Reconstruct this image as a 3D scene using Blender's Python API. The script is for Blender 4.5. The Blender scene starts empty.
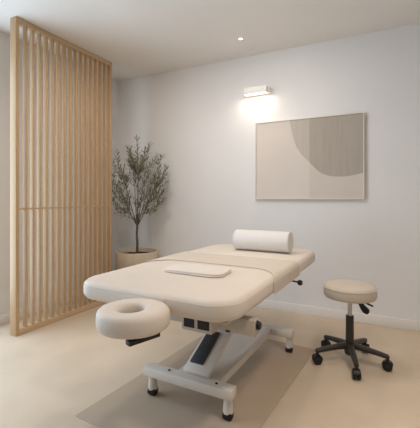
import bpy, bmesh, math, random
from mathutils import Vector, Matrix
random.seed(7)
PI = math.pi
C = bpy.context.scene.collection
sc = bpy.context.scene

# ------------------------------------------------------------------ materials
def lin(c):
    return tuple(((v / 255) / 12.92 if v / 255 <= .04045 else ((v / 255 + .055) / 1.055) ** 2.4) for v in c) + (1,)

def mat(name, rgb, rough=.5, metal=0, var=.0, scale=8, stretch=(1, 1, 1), bump=0, bscale=200, spec=.5, rgb2=None, detail=4, sheen=0):
    m = bpy.data.materials.new(name); m.use_nodes = True
    nt = m.node_tree; b = nt.nodes['Principled BSDF']
    c = lin(rgb)
    b.inputs['Base Color'].default_value = c
    b.inputs['Roughness'].default_value = rough
    b.inputs['Metallic'].default_value = metal
    b.inputs['Specular IOR Level'].default_value = spec
    if sheen:
        b.inputs['Sheen Weight'].default_value = sheen
    tc = nt.nodes.new('ShaderNodeTexCoord')
    mp = nt.nodes.new('ShaderNodeMapping'); mp.inputs['Scale'].default_value = stretch
    nt.links.new(tc.outputs['Object'], mp.inputs['Vector'])
    if var or rgb2:
        n = nt.nodes.new('ShaderNodeTexNoise'); n.inputs['Scale'].default_value = scale
        n.inputs['Detail'].default_value = detail
        nt.links.new(mp.outputs['Vector'], n.inputs['Vector'])
        r = nt.nodes.new('ShaderNodeValToRGB')
        r.color_ramp.elements[0].position = .3; r.color_ramp.elements[1].position = .7
        if rgb2:
            r.color_ramp.elements[0].color = lin(rgb2); r.color_ramp.elements[1].color = c
        else:
            r.color_ramp.elements[0].color = tuple(v * (1 - var) for v in c[:3]) + (1,)
            r.color_ramp.elements[1].color = tuple(min(1, v * (1 + var)) for v in c[:3]) + (1,)
        nt.links.new(n.outputs['Fac'], r.inputs['Fac'])
        nt.links.new(r.outputs['Color'], b.inputs['Base Color'])
    if bump:
        n2 = nt.nodes.new('ShaderNodeTexNoise'); n2.inputs['Scale'].default_value = bscale
        nt.links.new(mp.outputs['Vector'], n2.inputs['Vector'])
        bp = nt.nodes.new('ShaderNodeBump'); bp.inputs['Strength'].default_value = bump; bp.inputs['Distance'].default_value = .01
        nt.links.new(n2.outputs['Fac'], bp.inputs['Height'])
        nt.links.new(bp.outputs['Normal'], b.inputs['Normal'])
    return m

def emis(name, rgb, strength):
    m = mat(name, rgb, .6)
    b = m.node_tree.nodes['Principled BSDF']
    b.inputs['Emission Color'].default_value = lin(rgb); b.inputs['Emission Strength'].default_value = strength
    return m

M = dict(
    wall=mat('wall paint', (238, 235, 233), .9, var=.012, scale=2.5, bump=.04, bscale=120, spec=.2),
    ceil=mat('ceiling paint', (242, 237, 231), .95, var=.01, scale=2, spec=.2),
    floor=mat('microcement floor', (216, 197, 174), .5, rgb2=(207, 187, 163), scale=3.2, detail=7, bump=.02, bscale=60, spec=.35),
    taupe_sheet=mat('taupe floor sheet', (187, 167, 146), .75, var=.03, scale=5, detail=6, bump=.05, bscale=250, spec=.25),
    base=mat('baseboard paint', (238, 232, 226), .6, var=.01, scale=3),
    oak=mat('light oak', (205, 171, 132), .55, rgb2=(201, 166, 127), scale=14, stretch=(3, 3, .06), bump=.03, bscale=60, spec=.3),
    oakr=mat('light oak rail', (214, 184, 149), .55, rgb2=(206, 175, 139), scale=14, stretch=(3, .12, 3), bump=.03, bscale=60, spec=.3),
    uph=mat('cream leatherette', (225, 211, 197), .55, var=.012, scale=6, bump=.05, bscale=350, spec=.35),
    pipe=mat('beige piping', (220, 205, 190), .6, var=.02, scale=30),
    throw=mat('beige linen', (212, 198, 183), .85, var=.015, scale=60, stretch=(1, 3, 1), bump=.15, bscale=500, spec=.15),
    towel=mat('cream towelling', (234, 221, 208), .95, var=.015, scale=40, bump=.35, bscale=300, spec=.1, sheen=.2),
    bolst=mat('off white cotton cover', (232, 226, 220), .9, var=.012, scale=30, bump=.15, bscale=400, spec=.15),
    metal=mat('off white powder coat', (222, 212, 200), .4, var=.01, scale=10, spec=.5),
    metal2=mat('beige powder coat', (196, 184, 170), .45, var=.02, scale=10, spec=.5),
    black=mat('black plastic', (30, 28, 27), .45, var=.1, scale=20, spec=.4),
    slate=mat('dark actuator cover', (58, 60, 66), .38, var=.15, scale=25, spec=.5),
    espresso=mat('dark brown nylon', (52, 46, 41), .42, var=.08, scale=18, spec=.45),
    chrome=mat('brushed steel', (190, 188, 184), .28, metal=1, var=.03, scale=40),
    seat=mat('taupe leatherette', (205, 192, 176), .55, var=.015, scale=8, bump=.05, bscale=350, spec=.35),
    pot=mat('sandy stone planter', (204, 186, 163), .9, var=.06, scale=18, detail=8, bump=.2, bscale=60, spec=.15),
    soil=mat('dark soil', (70, 60, 50), 1, var=.4, scale=60, bump=.8, bscale=60, spec=.05),
    bark=mat('olive bark', (104, 92, 76), .9, var=.2, scale=40, stretch=(1, 1, .3), bump=.4, bscale=80, spec=.1),
    leaf=mat('olive leaf', (158, 154, 132), .6, rgb2=(116, 115, 96), scale=22, spec=.3),
    frame=mat('pale maple frame', (232, 222, 207), .5, var=.04, scale=20),
    cv1=mat('canvas off white', (224, 213, 203), .9, var=.012, scale=4, bump=.1, bscale=300, spec=.1),
    cv2=mat('canvas warm white', (217, 206, 197), .9, var=.012, scale=4, bump=.1, bscale=300, spec=.1),
    cv3=mat('canvas pale taupe', (203, 193, 182), .9, rgb2=(196, 186, 174), scale=9, stretch=(4, 1, .35), bump=.1, bscale=300, spec=.1),
    cv4=mat('canvas grey taupe', (186, 176, 164), .9, rgb2=(177, 167, 155), scale=9, stretch=(5, 1, .3), bump=.1, bscale=300, spec=.1),
    lampw=mat('white lamp metal', (236, 232, 226), .45, var=.01, scale=10),
    glow=emis('warm lamp diffuser', (255, 240, 220), 1.6),
    dglow=emis('warm spot lens', (255, 238, 215), 4),
    winf=mat('white window frame', (236, 234, 230), .5, var=.01, scale=5),
)

def pane_mat():
    m = bpy.data.materials.new('clear glass'); m.use_nodes = True
    nt = m.node_tree; nt.nodes.remove(nt.nodes['Principled BSDF'])
    tr = nt.nodes.new('ShaderNodeBsdfTransparent'); gl = nt.nodes.new('ShaderNodeBsdfGlossy'); mx = nt.nodes.new('ShaderNodeMixShader')
    gl.inputs['Roughness'].default_value = .02; mx.inputs[0].default_value = .06
    nt.links.new(tr.outputs[0], mx.inputs[1]); nt.links.new(gl.outputs[0], mx.inputs[2])
    nt.links.new(mx.outputs[0], nt.nodes['Material Output'].inputs['Surface'])
    return m
M['pane'] = pane_mat()

# ------------------------------------------------------------------ mesh helpers
def finish(bm, angle=40):
    bmesh.ops.recalc_face_normals(bm, faces=bm.faces)
    for f in bm.faces:
        f.smooth = True
    for e in bm.edges:
        if len(e.link_faces) == 2:
            e.smooth = e.calc_face_angle(0) < math.radians(angle)
    return bm

def obj(name, bm, m, parent=None, angle=40):
    finish(bm, angle)
    me = bpy.data.meshes.new(name); bm.to_mesh(me); bm.free()
    for mm in (m if isinstance(m, (list, tuple)) else [m]):
        me.materials.append(mm)
    o = bpy.data.objects.new(name, me); C.objects.link(o)
    if parent is not None:
        o.parent = parent
    return o

def tag(o, label, cat, group=None):
    o['label'] = label; o['category'] = cat
    if group: o['group'] = group
    return o

def thing(name, label, cat, loc=(0, 0, 0), rz=0):
    o = bpy.data.objects.new(name, None); C.objects.link(o)
    o.empty_display_size = .1; o.location = loc; o.rotation_euler = (0, 0, rz)
    return tag(o, label, cat)

def struct(name, bm, m):
    o = obj(name, bm, m); o['kind'] = 'structure'; return o

def merge(bm, src, mx=None):
    vs = {}
    for v in src.verts:
        vs[v] = bm.verts.new(mx @ v.co if mx else v.co)
    for f in src.faces:
        try: bm.faces.new([vs[v] for v in f.verts])
        except ValueError: pass
    src.free()
    return bm

def box(x0, x1, y0, y1, z0, z1, bev=0, seg=2, bm=None, mx=None):
    b = bmesh.new()
    bmesh.ops.create_cube(b, size=1)
    for v in b.verts:
        v.co = Vector((x0 + (v.co.x + .5) * (x1 - x0), y0 + (v.co.y + .5) * (y1 - y0), z0 + (v.co.z + .5) * (z1 - z0)))
    if bev:
        bmesh.ops.bevel(b, geom=list(b.edges), offset=bev, segments=seg, profile=.5, affect='EDGES')
    return merge(bm if bm is not None else bmesh.new(), b, mx)

def lathe(prof, seg=40, bm=None, mx=None):
    bm = bm if bm is not None else bmesh.new()
    rings = []
    for r, z in prof:
        if r < 1e-6:
            p = Vector((0, 0, z)); rings.append([bm.verts.new(mx @ p if mx else p)])
        else:
            ring = []
            for k in range(seg):
                a = 2 * PI * k / seg
                p = Vector((r * math.cos(a), r * math.sin(a), z))
                ring.append(bm.verts.new(mx @ p if mx else p))
            rings.append(ring)
    for a, b in zip(rings, rings[1:]):
        for k in range(seg):
            k2 = (k + 1) % seg
            if len(a) == 1 and len(b) == 1: continue
            if len(a) == 1: bm.faces.new((a[0], b[k], b[k2]))
            elif len(b) == 1: bm.faces.new((a[k], a[k2], b[0]))
            else: bm.faces.new((a[k], a[k2], b[k2], b[k]))
    return bm

def tube(pts, rad, seg=8, bm=None, cap=True, closed=False):
    bm = bm if bm is not None else bmesh.new()
    pts = [Vector(p) for p in pts]; n = len(pts)
    rads = rad if isinstance(rad, (list, tuple)) else [rad] * n
    rings = []; up = None
    for i, p in enumerate(pts):
        if closed: t = (pts[(i + 1) % n] - pts[i - 1]).normalized()
        else: t = (pts[min(i + 1, n - 1)] - pts[max(i - 1, 0)]).normalized()
        if up is None:
            up = Vector((0, 0, 1)) if abs(t.z) < .9 else Vector((1, 0, 0))
        s = t.cross(up).normalized(); up = s.cross(t).normalized()
        rings.append([bm.verts.new(p + (s * math.cos(2 * PI * k / seg) + up * math.sin(2 * PI * k / seg)) * rads[i]) for k in range(seg)])
    pairs = list(zip(rings, rings[1:]))
    if closed: pairs.append((rings[-1], rings[0]))
    for a, b in pairs:
        for k in range(seg):
            bm.faces.new((a[k], a[(k + 1) % seg], b[(k + 1) % seg], b[k]))
    if cap and not closed:
        bm.faces.new(rings[0][::-1]); bm.faces.new(rings[-1])
    return bm

def outline(w, l, r, n=8):
    """rounded rectangle, half sizes w (x) and l (y)"""
    r = max(min(r, w, l), .0005)
    pts = []
    for cx, cy, a0 in ((w - r, l - r, 0), (-w + r, l - r, PI / 2), (-w + r, -l + r, PI), (w - r, -l + r, 1.5 * PI)):
        for k in range(n + 1):
            a = a0 + PI / 2 * k / n
            pts.append((cx + r * math.cos(a), cy + r * math.sin(a)))
    return pts

def slab(w, l, r, z0, z1, e, crown=0, n=8, bm=None, mx=None, es=5):
    """cushion slab: rounded outline, edges rolled with radius e, top slightly crowned"""
    bm = bm if bm is not None else bmesh.new()
    prof = []
    for k in range(es + 1):
        a = PI / 2 * k / es
        prof.append((e * (1 - math.sin(a)), z0 + e * (1 - math.cos(a))))
    for k in range(es + 1):
        a = PI / 2 * k / es
        prof.append((e * (1 - math.cos(a)), z1 - e + e * math.sin(a)))
    for f, c in ((.2, .5), (.5, .85), (.8, 1)):
        prof.append((e + f * (min(w, l) - e) * .9, z1 + crown * c))
    rings = []
    for ins, z in prof:
        ring = []
        for x, y in outline(w - ins, l - ins, r - ins * .7, n):
            p = Vector((x, y, z)); ring.append(bm.verts.new(mx @ p if mx else p))
        rings.append(ring)
    m = len(rings[0])
    for a, b in zip(rings, rings[1:]):
        for k in range(m):
            bm.faces.new((a[k], a[(k + 1) % m], b[(k + 1) % m], b[k]))
    bm.faces.new(rings[0][::-1]); bm.faces.new(rings[-1])
    return bm

def beam(p0, p1, w, h, bev=.004, bm=None):
    """rectangular bar from p0 to p1 in a vertical plane; w across, h thick"""
    p0, p1 = Vector(p0), Vector(p1); d = p1 - p0; L = d.length; t = d.normalized()
    s = t.cross(Vector((0, 0, 1))).normalized(); u = s.cross(t)
    mx = Matrix((s, t, u)).transposed().to_4x4(); mx.translation = p0
    return box(-w / 2, w / 2, 0, L, -h / 2, h / 2, bev, 2, bm, mx)

# ------------------------------------------------------------------ room shell
XL, XR, YB, YF, H = -3.12, 2.3, 3.5, -3.6, 2.64
struct('floor', box(XL - .1, XR + .1, YF - .1, YB + .1, -.1, 0), M['floor'])
struct('ceiling', box(XL - .1, XR + .1, YF - .1, YB + .1, H, H + .1), M['ceil'])
struct('wall_back', box(XL - .1, XR + .1, YB, YB + .1, 0, H), M['wall'])
struct('wall_right', box(XR, XR + .1, YF, YB, 0, H), M['wall'])
wy0, wy1, wz0, wz1 = -.5, 1.95, .12, 2.45
b = box(XL - .1, XL, wy1, YB, 0, H); box(XL - .1, XL, YF, wy0, 0, H, bm=b)
box(XL - .1, XL, wy0, wy1, 0, wz0, bm=b); box(XL - .1, XL, wy0, wy1, wz1, H, bm=b)
struct('wall_left', b, M['wall'])
struct('wall_rear', box(XL - .1, XR + .1, YF - .1, YF, 0, H), M['wall'])
def window(name, a0, a1, z0, z1, n, plane):
    bm = bmesh.new()
    def bar(u0, u1, v0, v1):
        if plane == 'x': box(XL - .08, XL - .03, u0, u1, v0, v1, .004, 1, bm)
        else: box(u0, u1, YF - .08, YF - .03, v0, v1, .004, 1, bm)
    bar(a0, a1, z0, z0 + .05); bar(a0, a1, z1 - .05, z1)
    for k in range(n + 1):
        c = a0 + (a1 - a0 - .05) * k / n
        bar(c, c + .05, z0 + .05, z1 - .05)
    struct(name, bm, M['winf'])
    pane = obj('pane', box(XL - .058, XL - .052, a0 + .05, a1 - .05, z0 + .05, z1 - .05), M['pane'], bpy.data.objects[name])
    pane['label'] = 'clear glass pane'
window('window_1', wy0, wy1, wz0, wz1, 3, 'x')
def baseb(x0, x1, y0, y1):
    return box(x0, x1, y0, y1, 0, .088, .004, 2)
struct('baseboard_back', baseb(XL, XR, YB - .014, YB), M['base'])
struct('baseboard_left', baseb(XL, XL + .014, wy1, YB - .014), M['base'])
struct('baseboard_right', baseb(XR - .014, XR, YF, YB - .014), M['base'])

# ------------------------------------------------------------------ slatted oak screen
SX, SY0, SY1 = -2.74, 1.845, 2.975
t = thing('slatted_screen', 'tall floor-to-ceiling light oak screen of narrow vertical slats', 'screen', (SX, SY0, 0))
SL = SY1 - SY0
top, bot = H - .045, .05
obj('post', box(-.075, 0, .004, .036, 0, H - .001, .003, 2), M['oak'], t)
obj('post', box(-.05, 0, SL - .03, SL, 0, H - .001, .003, 2), M['oak'], t)
obj('top_rail', box(-.06, 0, .036, SL - .03, top, H - .001, .003, 2), M['oakr'], t)
obj('bottom_rail', box(-.06, 0, .036, SL - .03, 0, bot, .003, 2), M['oakr'], t)
obj('middle_rail', box(-.03, -.018, .036, SL - .03, 1.043, 1.057, .002, 1), M['oakr'], t)
first = None
for k in range(15):
    y = .103 + .0668 * k - .0
    if first is None:
        first = o = obj('slat', box(-.045, -.002, -.009, .009, bot, top, .002, 1), M['oak'], t)
    else:
        o = first.copy(); C.objects.link(o); o.parent = t
    o.location = (0, y, 0)

# ------------------------------------------------------------------ potted olive tree
PX, PY = -2.60, 3.232
t = thing('potted_olive_tree', 'slender olive tree in a round sandy planter by the slatted screen', 'plant', (PX, PY, 0))
R = .245
obj('pot', lathe([(0, 0), (R - .035, 0), (R - .02, .012), (R - .012, .1), (R - .003, .4), (R, .525), (R - .006, .532), (R - .02, .532), (R - .026, .52), (R - .03, .47), (0, .47)], 56), M['pot'], t, 50)
bm = lathe([(R - .0305, .485), (R - .08, .492), (.1, .497), (0, .5)], 40)
for v in bm.verts: v.co.z += random.uniform(-.004, .004)
obj('soil', bm, M['soil'], t)
fork = Vector((.004, 0, .812))
trunk = obj('trunk', tube([(0, 0, .485), (.004, .002, .6), (-.003, 0, .72), fork, (.006, 0, .93)], [.017, .0145, .013, .0135, .008], 10), M['bark'], t)
bb = bmesh.new(); lf = bmesh.new()
# image frame axes at the tree: 'across' is roughly sideways as seen from the room's middle
ax = Vector((.89, .4556, 0)); ay = Vector((-.4556, .89, 0))
def bez(a, b, c, n):
    return [a * (1 - s) ** 2 + b * 2 * s * (1 - s) + c * s * s for s in [k / n for k in range(n + 1)]]
def leaf(p, d, up, L, w):
    d = d.normalized(); s = d.cross(up)
    if s.length < .01: s = d.cross(Vector((1, 0, 0)))
    s.normalize(); n = s.cross(d).normalized()
    cur = random.uniform(-.12, .12) * L
    rows = [(0, .12, 0), (.3, .85, .5), (.6, 1, .8), (.85, .6, .6), (1, .04, 0)]
    prev = None
    for f, ww, c in rows:
        q = p + d * (f * L) + n * (c * cur)
        a = lf.verts.new(q - s * w * ww / 2); m_ = lf.verts.new(q - n * w * .12 * ww); e = lf.verts.new(q + s * w * ww / 2)
        if prev:
            lf.faces.new((prev[0], prev[1], m_, a)); lf.faces.new((prev[1], prev[2], e, m_))
        prev = (a, m_, e)
def clampy(p):
    p.y = max(min(p.y, .235), -.3)
    return p
def shoot(pts, r0, bare):
    n = len(pts) - 1
    tube(pts, [r0 * (1 - .8 * k / n) for k in range(n + 1)], 5, bb)
    L = sum((pts[k + 1] - pts[k]).length for k in range(n))
    s = bare * L; side = random.random() * PI
    while s < L:
        f = s / L * n; k = min(int(f), n - 1)
        p = pts[k].lerp(pts[k + 1], f - k); tdir = (pts[k + 1] - pts[k]).normalized()
        a = tdir.cross(Vector((math.cos(side), math.sin(side), .3))).normalized()
        for sg in (-1, 1):
            if random.random() < .93:
                d = tdir * random.uniform(.5, 1) + a * sg * random.uniform(.5, 1) + Vector((0, 0, random.uniform(-.15, .3)))
                q = p + d.normalized() * .05
                if q.y < .245: leaf(p, d, Vector((random.uniform(-.4, .4), random.uniform(-.4, .4), 1)), random.uniform(.048, .068), random.uniform(.013, .018))
        side += PI / 2 + random.uniform(-.4, .4); s += random.uniform(.021, .03)
    leaf(pts[-1], pts[-1] - pts[-2], Vector((1, 0, .3)), .04, .009)
# main limbs then shoots, spread into a fan shaped crown
limbs = []
for u, w, z in ((-.19, .05, 1.2), (-.11, -.12, 1.32), (.0, .08, 1.4), (.03, -.08, 1.42), (.12, .08, 1.3), (.2, -.04, 1.24), (-.05, .1, 1.28), (.09, -.13, 1.25)):
    end = clampy(ax * u + ay * w + Vector((0, 0, z)))
    mid = fork + Vector((end.x * .45, end.y * .45, (z - .812) * .35))
    pts = bez(fork, mid, end, 7); limbs.append(pts)
    tube(pts, [.006 - .0037 * k / 7 for k in range(8)], 6, bb)
tips = [(0.0, .0, 1.83), (-.125, .05, 1.74), (.155, -.03, 1.75), (-.27, .0, 1.56), (.3, .0, 1.62), (.335, .02, 1.48), (-.2, -.1, 1.66), (.08, .1, 1.72),
        (-.06, -.12, 1.7), (.22, .08, 1.64), (-.29, .05, 1.4), (.33, -.05, 1.34), (-.28, -.05, 1.24), (.3, .06, 1.22), (-.29, .03, 1.1), (.31, -.04, 1.12),
        (.24, -.08, 1.0), (-.23, -.09, 1.02), (-.12, .1, 1.56), (.12, -.13, 1.56), (.04, -.16, 1.5), (-.15, -.14, 1.42), (.2, .1, 1.42), (-.04, .12, 1.5),
        (.26, -.1, 1.52), (-.22, .1, 1.5), (.05, .05, 1.62), (-.08, .02, 1.64), (.17, -.12, 1.22), (-.16, -.12, 1.2), (.12, .1, 1.12), (-.1, .1, 1.14),
        (.02, -.15, 1.3), (-.31, .0, 1.32), (.31, .0, 1.42), (-.02, -.14, 1.16), (.2, 0, 1.32), (-.19, 0, 1.32), (.1, -.1, 1.42), (-.08, -.1, 1.36)]
extra = [(u * random.uniform(.5, .95), -w + random.uniform(-.05, .05), z - random.uniform(.05, .25)) for u, w, z in tips if z > 1.15]
for u, w, z in tips + extra:
    end = clampy(ax * u + ay * w + Vector((0, 0, z)))
    best = min(((l, k) for l in limbs for k in range(2, 8)), key=lambda q: (q[0][q[1]] - end).length + (0 if q[0][q[1]].z < end.z - .12 else .25) + random.uniform(0, .06))
    st = best[0][best[1]]
    mid = st.lerp(end, .5) + Vector((end.x * .22, end.y * .22, -.02))
    shoot(bez(st, clampy(mid), end, 7), .0026, .12)
obj('branches', bb, M['bark'], trunk)
obj('foliage', lf, M['leaf'], t, 80)

# ------------------------------------------------------------------ massage table
TX, TY, TR = -1.016, 2.172, math.radians(-1.2)
ZT, ZB = .712, .616
HW, HL = .464, .858
t = thing('massage_table', 'cream padded electric massage table on white metal base with casters', 'massage table', (TX, TY, 0), TR)
cush = obj('padded_top', slab(HW, HL, .14, ZB, ZT, .034, .001, 12), M['uph'], t, 60)
# piping runs round the upper edge
obj('piping', tube([(x, y, ZT - .022) for x, y in outline(HW - .0026, HL - .0026, .138, 12)], .002, 6, closed=True), M['pipe'], cush)
obj('seam', tube([(.13, -HL - .001, ZT - .024), (.13, -HL - .001, ZB + .02)], .003, 6), M['pipe'], cush)
obj('base_board', box(-HW + .05, HW - .05, -HL + .06, HL - .05, ZB - .014, ZB, .004, 2), M['metal2'], t)
# under frame: rails and front crossbar
ub = -.66
bm = box(.06, .1, -.5, .62, .535, ZB - .014, .004, 1); box(-.1, -.06, -.5, .62, .535, ZB - .014, .004, 1, bm)
box(-.3, .3, .5, .56, .535, ZB - .014, .004, 1, bm)
obj('under_frame', bm, M['metal2'], t)
cb = obj('crossbar', box(-.2, .46, -.59, -.53, .49, .565, .005, 2), M['metal2'], t)
for x in (-.12, .12, .36):
    obj('standoff', box(x - .02, x + .02, -.58, -.54, .565, ZB - .014, .002, 1), M['metal2'], t)
kn = obj('clamp_knob', lathe([(0, 0), (.015, 0), (.02, .006), (.02, .013), (.016, .018), (0, .019)], 20, mx=Matrix.Translation((.461, -.56, .536)) @ Matrix.Rotation(PI / 2, 4, 'Y')), M['black'], t)
kn['label'] = 'black round clamp knob'
obj('knob_collar', lathe([(0, -.004), (.024, -.004), (.026, 0), (.026, .004), (0, .005)], 20, mx=Matrix.Translation((.4595, -.56, .536)) @ Matrix.Rotation(PI / 2, 4, 'Y')), M['chrome'], kn)
# socket housing of the head rest; black blocks stand in for recess shade
hs = obj('headrest_socket', box(.115, .285, -.69, -.6, .5, ZB - .014, .004, 1), M['metal2'], t)
bm = box(.128, .19, -.692, -.68, .515, .575, .003, 1); box(.205, .272, -.692, -.68, .515, .575, .003, 1, bm)
so = obj('socket_shade', bm, M['black'], hs); so['label'] = 'black blocks for shaded openings of headrest socket'
# base
FB, RB = -.507, .42
def crossbeam(y, x0, x1):
    return box(x0, x1, y - .035, y + .035, .118, .17, .006, 2)
obj('floor_beam', crossbeam(FB, -.245, .317), M['metal'], t)
obj('floor_beam', crossbeam(RB, -.245, .375), M['metal'], t)
obj('long_beam', box(.165, .215, FB + .035, RB - .035, .12, .166, .005, 2), M['metal'], t)
bm = bmesh.new()
def caster(x, y):
    sk = obj('caster', lathe([(0, .118), (.021, .118), (.023, .1), (.027, .05), (.0275, .04), (0, .04)], 20, mx=Matrix.Translation((x, y, 0))), M['metal'], t)
    w = lathe([(0, -.024), (.02, -.024), (.026, -.02), (.028, -.012), (.028, .012), (.026, .02), (.02, .024), (0, .024)], 24, mx=Matrix.Translation((x, y, .0285)) @ Matrix.Rotation(PI / 2, 4, 'Y') @ Matrix.Rotation(0, 4, 'Z'))
    w_ = obj('wheel', w, M['black'], sk); w_['label'] = 'black caster wheel'
for x, y in ((-.2, FB), (.282, FB), (.343, RB), (-.2, RB)):
    caster(x, y)
# lifting arms rise from the front beam to the rear under the top
arm = obj('lift_arm', beam((.075, FB + .02, .175), (.075, .36, .565), .165, .03, .006), M['metal'], t)
p0 = Vector((.075, FB + .02, .175)); dr = (Vector((.075, .36, .565)) - p0).normalized(); nn = Vector((1, 0, 0)).cross(dr)
bm = beam(p0 + dr * .055 + nn * .019 + Vector((-.02, 0, 0)), p0 + dr * .30 + nn * .019 + Vector((-.02, 0, 0)), .085, .012, .005)
ac = obj('actuator_cover', bm, M['slate'], arm); ac['label'] = 'dark slate actuator cover'
obj('base_plate', box(-.06, .164, FB + .036, .2, .148, .158, .002, 1), M['metal'], t)
for x in (-.085, .215):
    obj('bolt', lathe([(0, 0), (.007, 0), (.007, .004), (0, .005)], 12, mx=Matrix.Translation((x, FB, .17))), M['black'], t)['label'] = 'black bolt head'
for x in (.165, .21, .32):
    obj('bolt', box(x - .012, x + .012, -.594, -.588, .489, .497, .001, 1), M['black'], t)['label'] = 'black bolt head'
# adjusting lever under the far right edge
lv = obj('adjusting_lever', tube([(.38, .16, .595), (.44, .165, .593), (.475, .17, .588)], .006, 8), M['black'], t)
lv['label'] = 'black adjusting lever'
obj('lever_knob', lathe([(0, -.016), (.014, -.014), (.019, 0), (.014, .014), (0, .016)], 16, mx=Matrix.Translation((.485, .17, .586)) @ Matrix.Rotation(PI / 2, 4, 'Y')), M['black'], lv)
obj('lever_plate', box(.33, .385, .12, .2, .584, ZB - .0145, .003, 1), M['black'], lv)
# face cradle in front of the head end
HX, HY, HZ = .073, -.995, .643
hr = obj('headrest_bracket', beam((.114, -1.08, .571), (.164, -.945, .575), .034, .02, .003), M['black'], t)
hr['label'] = 'black headrest bracket'
box_b = box(.02, .05, HY - .02, HY + .37, .575, .593, .003, 1)
obj('headrest_rod', box_b, M['black'], t)
def ring(cx, cy, z, ro, ri, hh, lens):
    bm = bmesh.new(); n = 48; m = 20; rows = []
    for k in range(n):
        a = 2 * PI * k / n
        rr = []
        # slightly longer front to back, flattened at the table side
        ox = ro * math.cos(a); oy = ro * math.sin(a) * lens
        ix = ri * .9 * math.cos(a) - .008; iy = ri * 1.1 * math.sin(a) - .004
        for j in range(m):
            b = 2 * PI * j / m
            cs, sn = math.cos(b), math.sin(b)
            f = .5 + .5 * math.copysign(abs(cs) ** .62, cs)
            zz = hh * math.copysign(abs(sn) ** .6, sn)
            rr.append(bm.verts.new((cx + ix + (ox - ix) * f, cy + iy + (oy - iy) * f, z + zz)))
        rows.append(rr)
    for k in range(n):
        a, b = rows[k], rows[(k + 1) % n]
        for j in range(m):
            bm.faces.new((a[j], a[(j + 1) % m], b[(j + 1) % m], b[j]))
    return bm
obj('headrest', ring(HX, HY, HZ, .156, .052, .044, .96), M['uph'], t, 80)
obj('headrest_plate', slab(.07, .07, .06, .581, .615, .004, 0, 8, mx=Matrix.Translation((HX, HY, 0))), M['black'], t)

# ------------------------------------------------------------------ throw across the table
def drape(v0, v1, vs, th0, th1):
    """linen band following the padded top's section; thicker where folded double"""
    gap = .0024; e = .034
    def section(off):
        pts = []
        w = HW + off; zt = ZT + .001 + off; r = e + off
        pts.append((w, ZB + .012 - (.004 if off > gap else 0)))
        for k in range(9):
            a = PI / 2 * k / 8
            pts.append((w - r + r * math.cos(a), zt - r + r * math.sin(a)))
        for k in range(1, 24): pts.append((w - r - (2 * (w - r)) * k / 24, zt))
        for k in range(9):
            a = PI / 2 + PI / 2 * k / 8
            pts.append((-w + r + r * math.cos(a), zt - r + r * math.sin(a)))
        pts.append((-w, ZB + .012 - (.004 if off > gap else 0)))
        return pts
    ss = [(v0, .0006), (v0 + .004, th0 * .7), (v0 + .012, th0)]
    n = 12
    for k in range(1, n): ss.append((v0 + (vs - v0) * k / n, th0 + .0004 * math.sin(k * 1.9)))
    ss += [(vs - .001, th0), (vs + .001, th1 * .9), (vs + .004, th1)]
    for k in range(1, n): ss.append((vs + (v1 - vs) * k / n, th1 + .0004 * math.sin(k * 2.3)))
    ss += [(v1 - .005, th1), (v1 - .002, th1 * .8), (v1, .0012)]
    bm = bmesh.new(); inn = section(gap); m = len(inn)
    rows = []
    def vv(v, x):
        # the front hem runs straight over the top and sweeps forward towards both sides
        f = 1 - max(0, min(1, (v - v0) / (v1 - v0)))
        q = max(0, min(1, (abs(x) - .2) / (HW - .2)))
        return v + .2 * f * (1 - q ** 4)
    for v, th in ss:
        out = section(gap + th)
        rows.append(([bm.verts.new((x, vv(v, x), z)) for x, z in out], [bm.verts.new((x, vv(v, x), z)) for x, z in inn]))
    for (ao, ai), (bo_, bi) in zip(rows, rows[1:]):
        for k in range(m - 1):
            bm.faces.new((ao[k], ao[k + 1], bo_[k + 1], bo_[k])); bm.faces.new((ai[k], bi[k], bi[k + 1], ai[k + 1]))
        bm.faces.new((ao[0], bo_[0], bi[0], ai[0])); bm.faces.new((ao[-1], ai[-1], bi[-1], bo_[-1]))
    for (o_, i_) in (rows[0], rows[-1]):
        for k in range(m - 1): bm.faces.new((o_[k], o_[k + 1], i_[k + 1], i_[k]))
    return bm
th = obj('linen_throw', drape(-.325, .22, -.03, .003, .0038), M['throw'])
obj('seam', tube([(HW + .0052, -.02, ZT - .035), (HW + .0052, -.02, ZB + .018)], .0022, 6), M['pipe'], th)
th.location = (TX, TY, 0); th.rotation_euler = (0, 0, TR)
tag(th, 'smooth beige linen throw draped across the middle of the massage table', 'throw')

# ------------------------------------------------------------------ folded towel, bolster
bm = slab(.2, .118, .07, 0, .008, .0038, .0, 8, mx=Matrix.Translation((0, 0, 0)))
slab(.195, .114, .067, .008, .0175, .0046, .002, 8, bm, Matrix.Translation((.002, .002, 0)))
for v in bm.verts:
    v.co.z *= 1 - .35 * max(0, min(1, (-v.co.x - .02) / .16))
    v.co.x += -.12 * v.co.y
    v.co.z += .0012 * math.sin(v.co.x * 31 + v.co.y * 17) * (v.co.z > .012)
tw = obj('folded_towel', bm, M['towel'], None, 60)
tw.location = (-1.01, 1.81, ZT + .0035); tw.rotation_euler = (0, 0, math.radians(-2))
tag(tw, 'flat folded cream towel lying on the near half of the massage table', 'towel')
BR, BL = .081, .23
prof = [(0, -BL - .004)]
prof += [(BR * .55, -BL - .003), (BR - .014, -BL)]
for k in range(1, 6):
    a = PI / 2 * k / 5; prof.append((BR - .014 + .014 * math.sin(a), -BL + .014 - .014 * math.cos(a)))
prof += [(BR + .001, 0)]
prof += [(r, -z) for r, z in prof[::-1][1:]]
bo = thing('bolster_pillow', 'round off-white bolster pillow lying across the far end of massage table', 'pillow', (-.915, 2.715, ZT + .004), math.radians(-2))
MX = Matrix.Translation((0, 0, BR + .001)) @ Matrix.Rotation(PI / 2, 4, 'Y')
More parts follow.
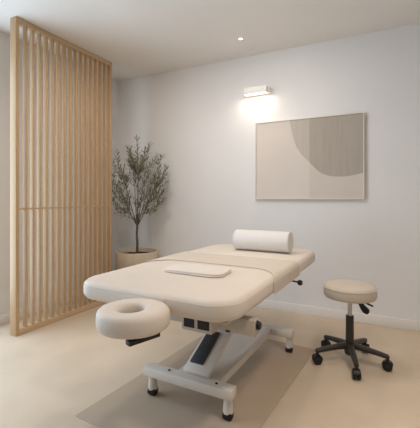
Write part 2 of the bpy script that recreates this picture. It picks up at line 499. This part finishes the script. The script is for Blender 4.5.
cv = obj('cover', lathe(prof, 48, mx=MX), M['bolst'], bo, 70)
for s in (-1, 1):
    obj('piping', tube([MX @ Vector(((BR - .003) * math.cos(2 * PI * k / 40), (BR - .003) * math.sin(2 * PI * k / 40), s * (BL - .003))) for k in range(40)], .0028, 6, closed=True), M['bolst'], cv)

# ------------------------------------------------------------------ stool
ST = thing('rolling_stool', 'round taupe padded stool on a black five-star base with casters', 'stool', (-.25, 2.624, 0))
SR = .173
prof = [(0, .452), (SR - .025, .452), (SR - .008, .457), (SR, .47), (SR + .001, .5), (SR, .522), (SR - .007, .536), (SR - .025, .5435), (SR - .08, .547), (0, .549)]
se = obj('seat', lathe(prof, 64), M['seat'], ST, 60)
obj('piping', tube([((SR + .0005) * math.cos(2 * PI * k / 64), (SR + .0005) * math.sin(2 * PI * k / 64), .5235) for k in range(64)], .0028, 6, closed=True), M['seat'], se)
obj('seat_plate', lathe([(0, .43), (.03, .43), (.04, .438), (.085, .444), (.1, .447), (.1, .452), (0, .452)], 32), M['black'], ST)
obj('piston', lathe([(0, .322), (.0145, .322), (.0145, .432), (0, .432)], 24), M['chrome'], ST)
obj('column', lathe([(0, .06), (.024, .06), (.027, .07), (.027, .2), (.0265, .318), (.0255, .326), (.0148, .327), (0, .327)], 28), M['espresso'], ST)
def lever(a0, pts, rads, flat, name):
    bm = tube(pts, rads, 12)
    return obj(name, bm, M['black'], ST)
# lever paddle droops towards the room's right side
dv = Vector((.89, .4556, 0)).normalized()
def L(u, z, w=0): return tuple(dv * u + Vector((.4556, -.89, 0)) * w + Vector((0, 0, z)))
lever(0, [L(.03, .442), L(.06, .43), L(.075, .408), L(.09, .384), L(.108, .362), L(.124, .35), L(.132, .346)], [.01, .012, .015, .02, .024, .02, .008], 0, 'height_lever')
lever(0, [L(.05, .44, -.02), L(.11, .412, -.02), L(.17, .383, -.02)], .0065, 0, 'tilt_lever')
obj('hub', lathe([(0, .058), (.03, .058), (.036, .07), (.038, .12), (.034, .132), (.025, .138), (0, .138)], 28), M['espresso'], ST)
def legmesh():
    bm = bmesh.new(); path = []
    for k in range(9):
        s = k / 8
        path.append((.028 + .213 * s, .118 - .028 * s ** 1.5, .022 - .007 * s, .02 - .006 * s))
    rings = []
    for r, z, w, h in path:
        ring = []
        for k in range(12):
            a = 2 * PI * k / 12; c, s_ = math.cos(a), math.sin(a)
            ring.append(bm.verts.new((r, w * math.copysign(abs(c) ** .6, c), z + h * math.copysign(abs(s_) ** .6, s_))))
        rings.append(ring)
    for a, b in zip(rings, rings[1:]):
        for k in range(12): bm.faces.new((a[k], a[(k + 1) % 12], b[(k + 1) % 12], b[k]))
    bm.faces.new(rings[0][::-1]); bm.faces.new(rings[-1])
    lathe([(0, .06), (.009, .06), (.011, .075), (.013, .09), (.0125, .098), (0, .099)], 14, bm, Matrix.Translation((.235, 0, 0)))
    return bm
def wheelmesh(s):
    return lathe([(0, s * .004), (.021, s * .004), (.0305, s * .007), (.031, s * .017), (.027, s * .024), (.013, s * .027), (0, s * .0275)], 24, mx=Matrix.Translation((.235, 0, .0315)) @ Matrix.Rotation(PI / 2, 4, 'X'))
leg0 = obj('leg', legmesh(), M['espresso'], ST)
bm = box(.225, .245, -.004, .004, .02, .062, .002, 1)
# hood over the twin wheels
for k in range(10):
    pass
hd = bmesh.new(); prev = None
for k in range(9):
    a = math.radians(20 + 150 * k / 8)
    p = [(.235 + r * math.cos(a), y, .031 + r * math.sin(a)) for r, y in ((.033, -.019), (.036, -.019), (.036, .019), (.033, .019))]
    q = [hd.verts.new(v) for v in p]
    if prev:
        for j in range(4): hd.faces.new((prev[j], prev[(j + 1) % 4], q[(j + 1) % 4], q[j]))
    else: hd.faces.new(q)
    prev = q
hd.faces.new(prev[::-1]); merge(bm, hd)
cs0 = obj('caster', bm, M['black'], leg0)
wh = [obj('wheel', wheelmesh(s), M['black'], cs0) for s in (-1, 1)]
# casters are parts, wheels sub-parts: lift the caster up one level
cs0.parent = ST
for k, deg in enumerate((-75, -3, 69, 141, 213)):
    if k == 0: l_, c_, ws = leg0, cs0, wh
    else:
        l_ = leg0.copy(); C.objects.link(l_); l_.parent = ST
        c_ = cs0.copy(); C.objects.link(c_); c_.parent = ST
        for w in wh:
            w2 = w.copy(); C.objects.link(w2); w2.parent = c_
    l_.rotation_euler = (0, 0, math.radians(deg)); c_.rotation_euler = (0, 0, math.radians(deg))

# ------------------------------------------------------------------ thin darker taupe sheet on the floor
fm = obj('floor_sheet', box(-.435, .435, -.74, .72, .0005, .005, .002, 1), M['taupe_sheet'])
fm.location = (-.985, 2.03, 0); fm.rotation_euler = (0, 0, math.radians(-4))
tag(fm, 'flat taupe sheet lying under the massage table', 'mat')

# ------------------------------------------------------------------ painting
px0, px1, pz0, pz1 = -1.247, -.207, 1.128, 1.918
pw, ph = px1 - px0, pz1 - pz0
t = thing('framed_painting', 'wide abstract painting of a grey taupe curved shape in thin pale frame', 'painting', (px0, YB, pz0))
f_ = .008; dp = -.034
bm = box(0, f_, dp, -.001, 0, ph, .001, 1); box(pw - f_, pw, dp, -.001, 0, ph, .001, 1, bm)
box(f_, pw - f_, dp, -.001, 0, f_, .001, 1, bm); box(f_, pw - f_, dp, -.001, ph - f_, ph, .001, 1, bm)
obj('frame', bm, M['frame'], t)
# canvas front drawn as areas of paint on one sheet
curve_px = [(.345, 1.0), (.352, .93), (.362, .86), (.375, .785), (.391, .715), (.41, .65), (.434, .594), (.463, .545), (.493, .505), (.53, .452), (.563, .406), (.59, .366), (.619, .332), (.655, .302), (.701, .28), (.75, .268), (.807, .263), (.86, .267), (.91, .276), (.955, .288), (1.0, .304)]
split = .53
cw0, cw1, ch0, ch1 = f_, pw - f_, f_, ph - f_
bm = bmesh.new()
def P(u, v, y=-.026): return bm.verts.new((cw0 + u * (cw1 - cw0), y, ch0 + v * (ch1 - ch0)))
left = [c for c in curve_px if c[0] <= split]; right = [c for c in curve_px if c[0] >= split]
def strip(lo, hi, mi):
    a = [P(*p) for p in lo]; b = [P(*p) for p in hi]
    for k in range(len(a) - 1):
        try: f = bm.faces.new((a[k], a[k + 1], b[k + 1], b[k])); f.material_index = mi
        except ValueError: pass
strip([(0, 0), (.345, 0)], [(0, 1), (.345, 1)], 0)
strip([(u, 0) for u, v in left], left, 0)
strip([(u, 0) for u, v in right], right, 1)
strip(left[1:], [(u, 1) for u, v in left[1:]], 2)
f = bm.faces.new([P(*left[0]), P(*left[1]), P(left[1][0], 1)]); f.material_index = 2
strip(right, [(u, 1) for u, v in right], 3)
bmesh.ops.remove_doubles(bm, verts=bm.verts, dist=.0004)
box(cw0, cw1, -.0255, -.002, ch0, ch1, 0, 1, bm)
obj('canvas', bm, [M['cv1'], M['cv2'], M['cv3'], M['cv4']], t)

# ------------------------------------------------------------------ wall lamp, ceiling fittings
lx, lz = -1.225, 2.24
t = thing('wall_lamp', 'small white box wall lamp glowing above the painting', 'lamp', (lx, YB, lz))
obj('housing', box(-.125, .118, -.1, -.04, -.03, .035, .003, 2), M['lampw'], t)
obj('diffuser', box(-.12, .113, -.096, -.044, -.036, -.0305, .002, 1), M['glow'], t)['label'] = 'glowing warm white diffuser'
obj('mount', box(.06, .135, -.04, -.001, -.025, .035, .003, 2), M['lampw'], t)
t = thing('ceiling_downlight', 'round recessed ceiling spot, the lit one of the two', 'ceiling light', (-1.25, 3.076, H))
obj('trim_ring', lathe([(.018, -.001), (.02, -.006), (.034, -.006), (.037, -.001)], 32), M['lampw'], t)
obj('lens', lathe([(0, -.003), (.0185, -.003), (.0185, -.001), (0, -.001)], 24), M['dglow'], t)['label'] = 'glowing warm lens'
t = thing('ceiling_spot', 'small unlit round ceiling fitting nearest the back wall', 'ceiling light', (-1.234, 3.34, H))
obj('trim_ring', lathe([(.018, -.001), (.02, -.006), (.034, -.006), (.037, -.001)], 32), M['lampw'], t)
obj('lens', lathe([(0, -.004), (.0185, -.004), (.0185, -.001), (0, -.001)], 24), M['metal'], t)

# ------------------------------------------------------------------ lights
def area(name, loc, rot, sx, sy, power, rgb, spread=PI):
    l = bpy.data.lights.new(name, 'AREA'); l.shape = 'RECTANGLE'; l.size = sx; l.size_y = sy
    l.energy = power; l.color = rgb; l.spread = spread
    o = bpy.data.objects.new(name, l); C.objects.link(o); o.location = loc; o.rotation_euler = rot
    return o
# daylight at the two windows
area('daylight_left', (XL - .12, (wy0 + wy1) / 2, (wz0 + wz1) / 2), (PI / 2, 0, -PI / 2), wy1 - wy0, wz1 - wz0, 52, (.63, .82, 1))
# lamp, lit ceiling spot
area('wall_lamp_light', (lx - .003, YB - .07, lz - .04), (0, 0, 0), .22, .04, .8, (1, .86, .7))
def spot(loc, power, size=70, blend=.8, soft=.05, tilt=0, rgb=(1, .93, .86)):
    l = bpy.data.lights.new('spot_light', 'SPOT'); l.energy = power; l.spot_size = math.radians(size); l.spot_blend = blend
    l.color = rgb; l.shadow_soft_size = soft
    o = bpy.data.objects.new('spot_light', l); C.objects.link(o); o.location = loc; o.rotation_euler = (math.radians(tilt), 0, 0)
spot((-1.25, 3.076, H - .012), 6, 120, 1, .03)
# unseen spots added below the ceiling to brighten walls, table and floor
for x, y, p, tilt, cone, rgb in ((-1.95, 2.0, 48, 25, 160, (1, .93, .86)), (-.9, 2.4, 28, 25, 160, (1, .93, .86)), (.15, 1.75, 40, 0, 95, (1, .86, .70)), (.25, 1.0, 72, 0, 160, (1, .88, .75))):
    spot((x, y, H - .012), p, cone, 1, .12, tilt, rgb)
w = bpy.data.worlds.new('daylight'); sc.world = w; w.use_nodes = True
w.node_tree.nodes['Background'].inputs[0].default_value = (.75, .85, 1, 1)
w.node_tree.nodes['Background'].inputs[1].default_value = .6

# ------------------------------------------------------------------ camera
cam = bpy.data.cameras.new('camera'); co = bpy.data.objects.new('camera', cam); C.objects.link(co)
co.location = (0, 0, 1.15); co.rotation_euler = (PI / 2, 0, math.radians(27.1))
cam.sensor_fit = 'HORIZONTAL'; cam.sensor_width = 36; cam.lens = 352 / 420 * 36; cam.shift_y = -17 / 420
cam.clip_start = .02
sc.camera = co
sc.view_settings.view_transform = 'Standard'; sc.view_settings.look = 'None'
sc.view_settings.gamma = 1; sc.view_settings.use_curve_mapping = False
sc.view_settings.exposure = 0.4
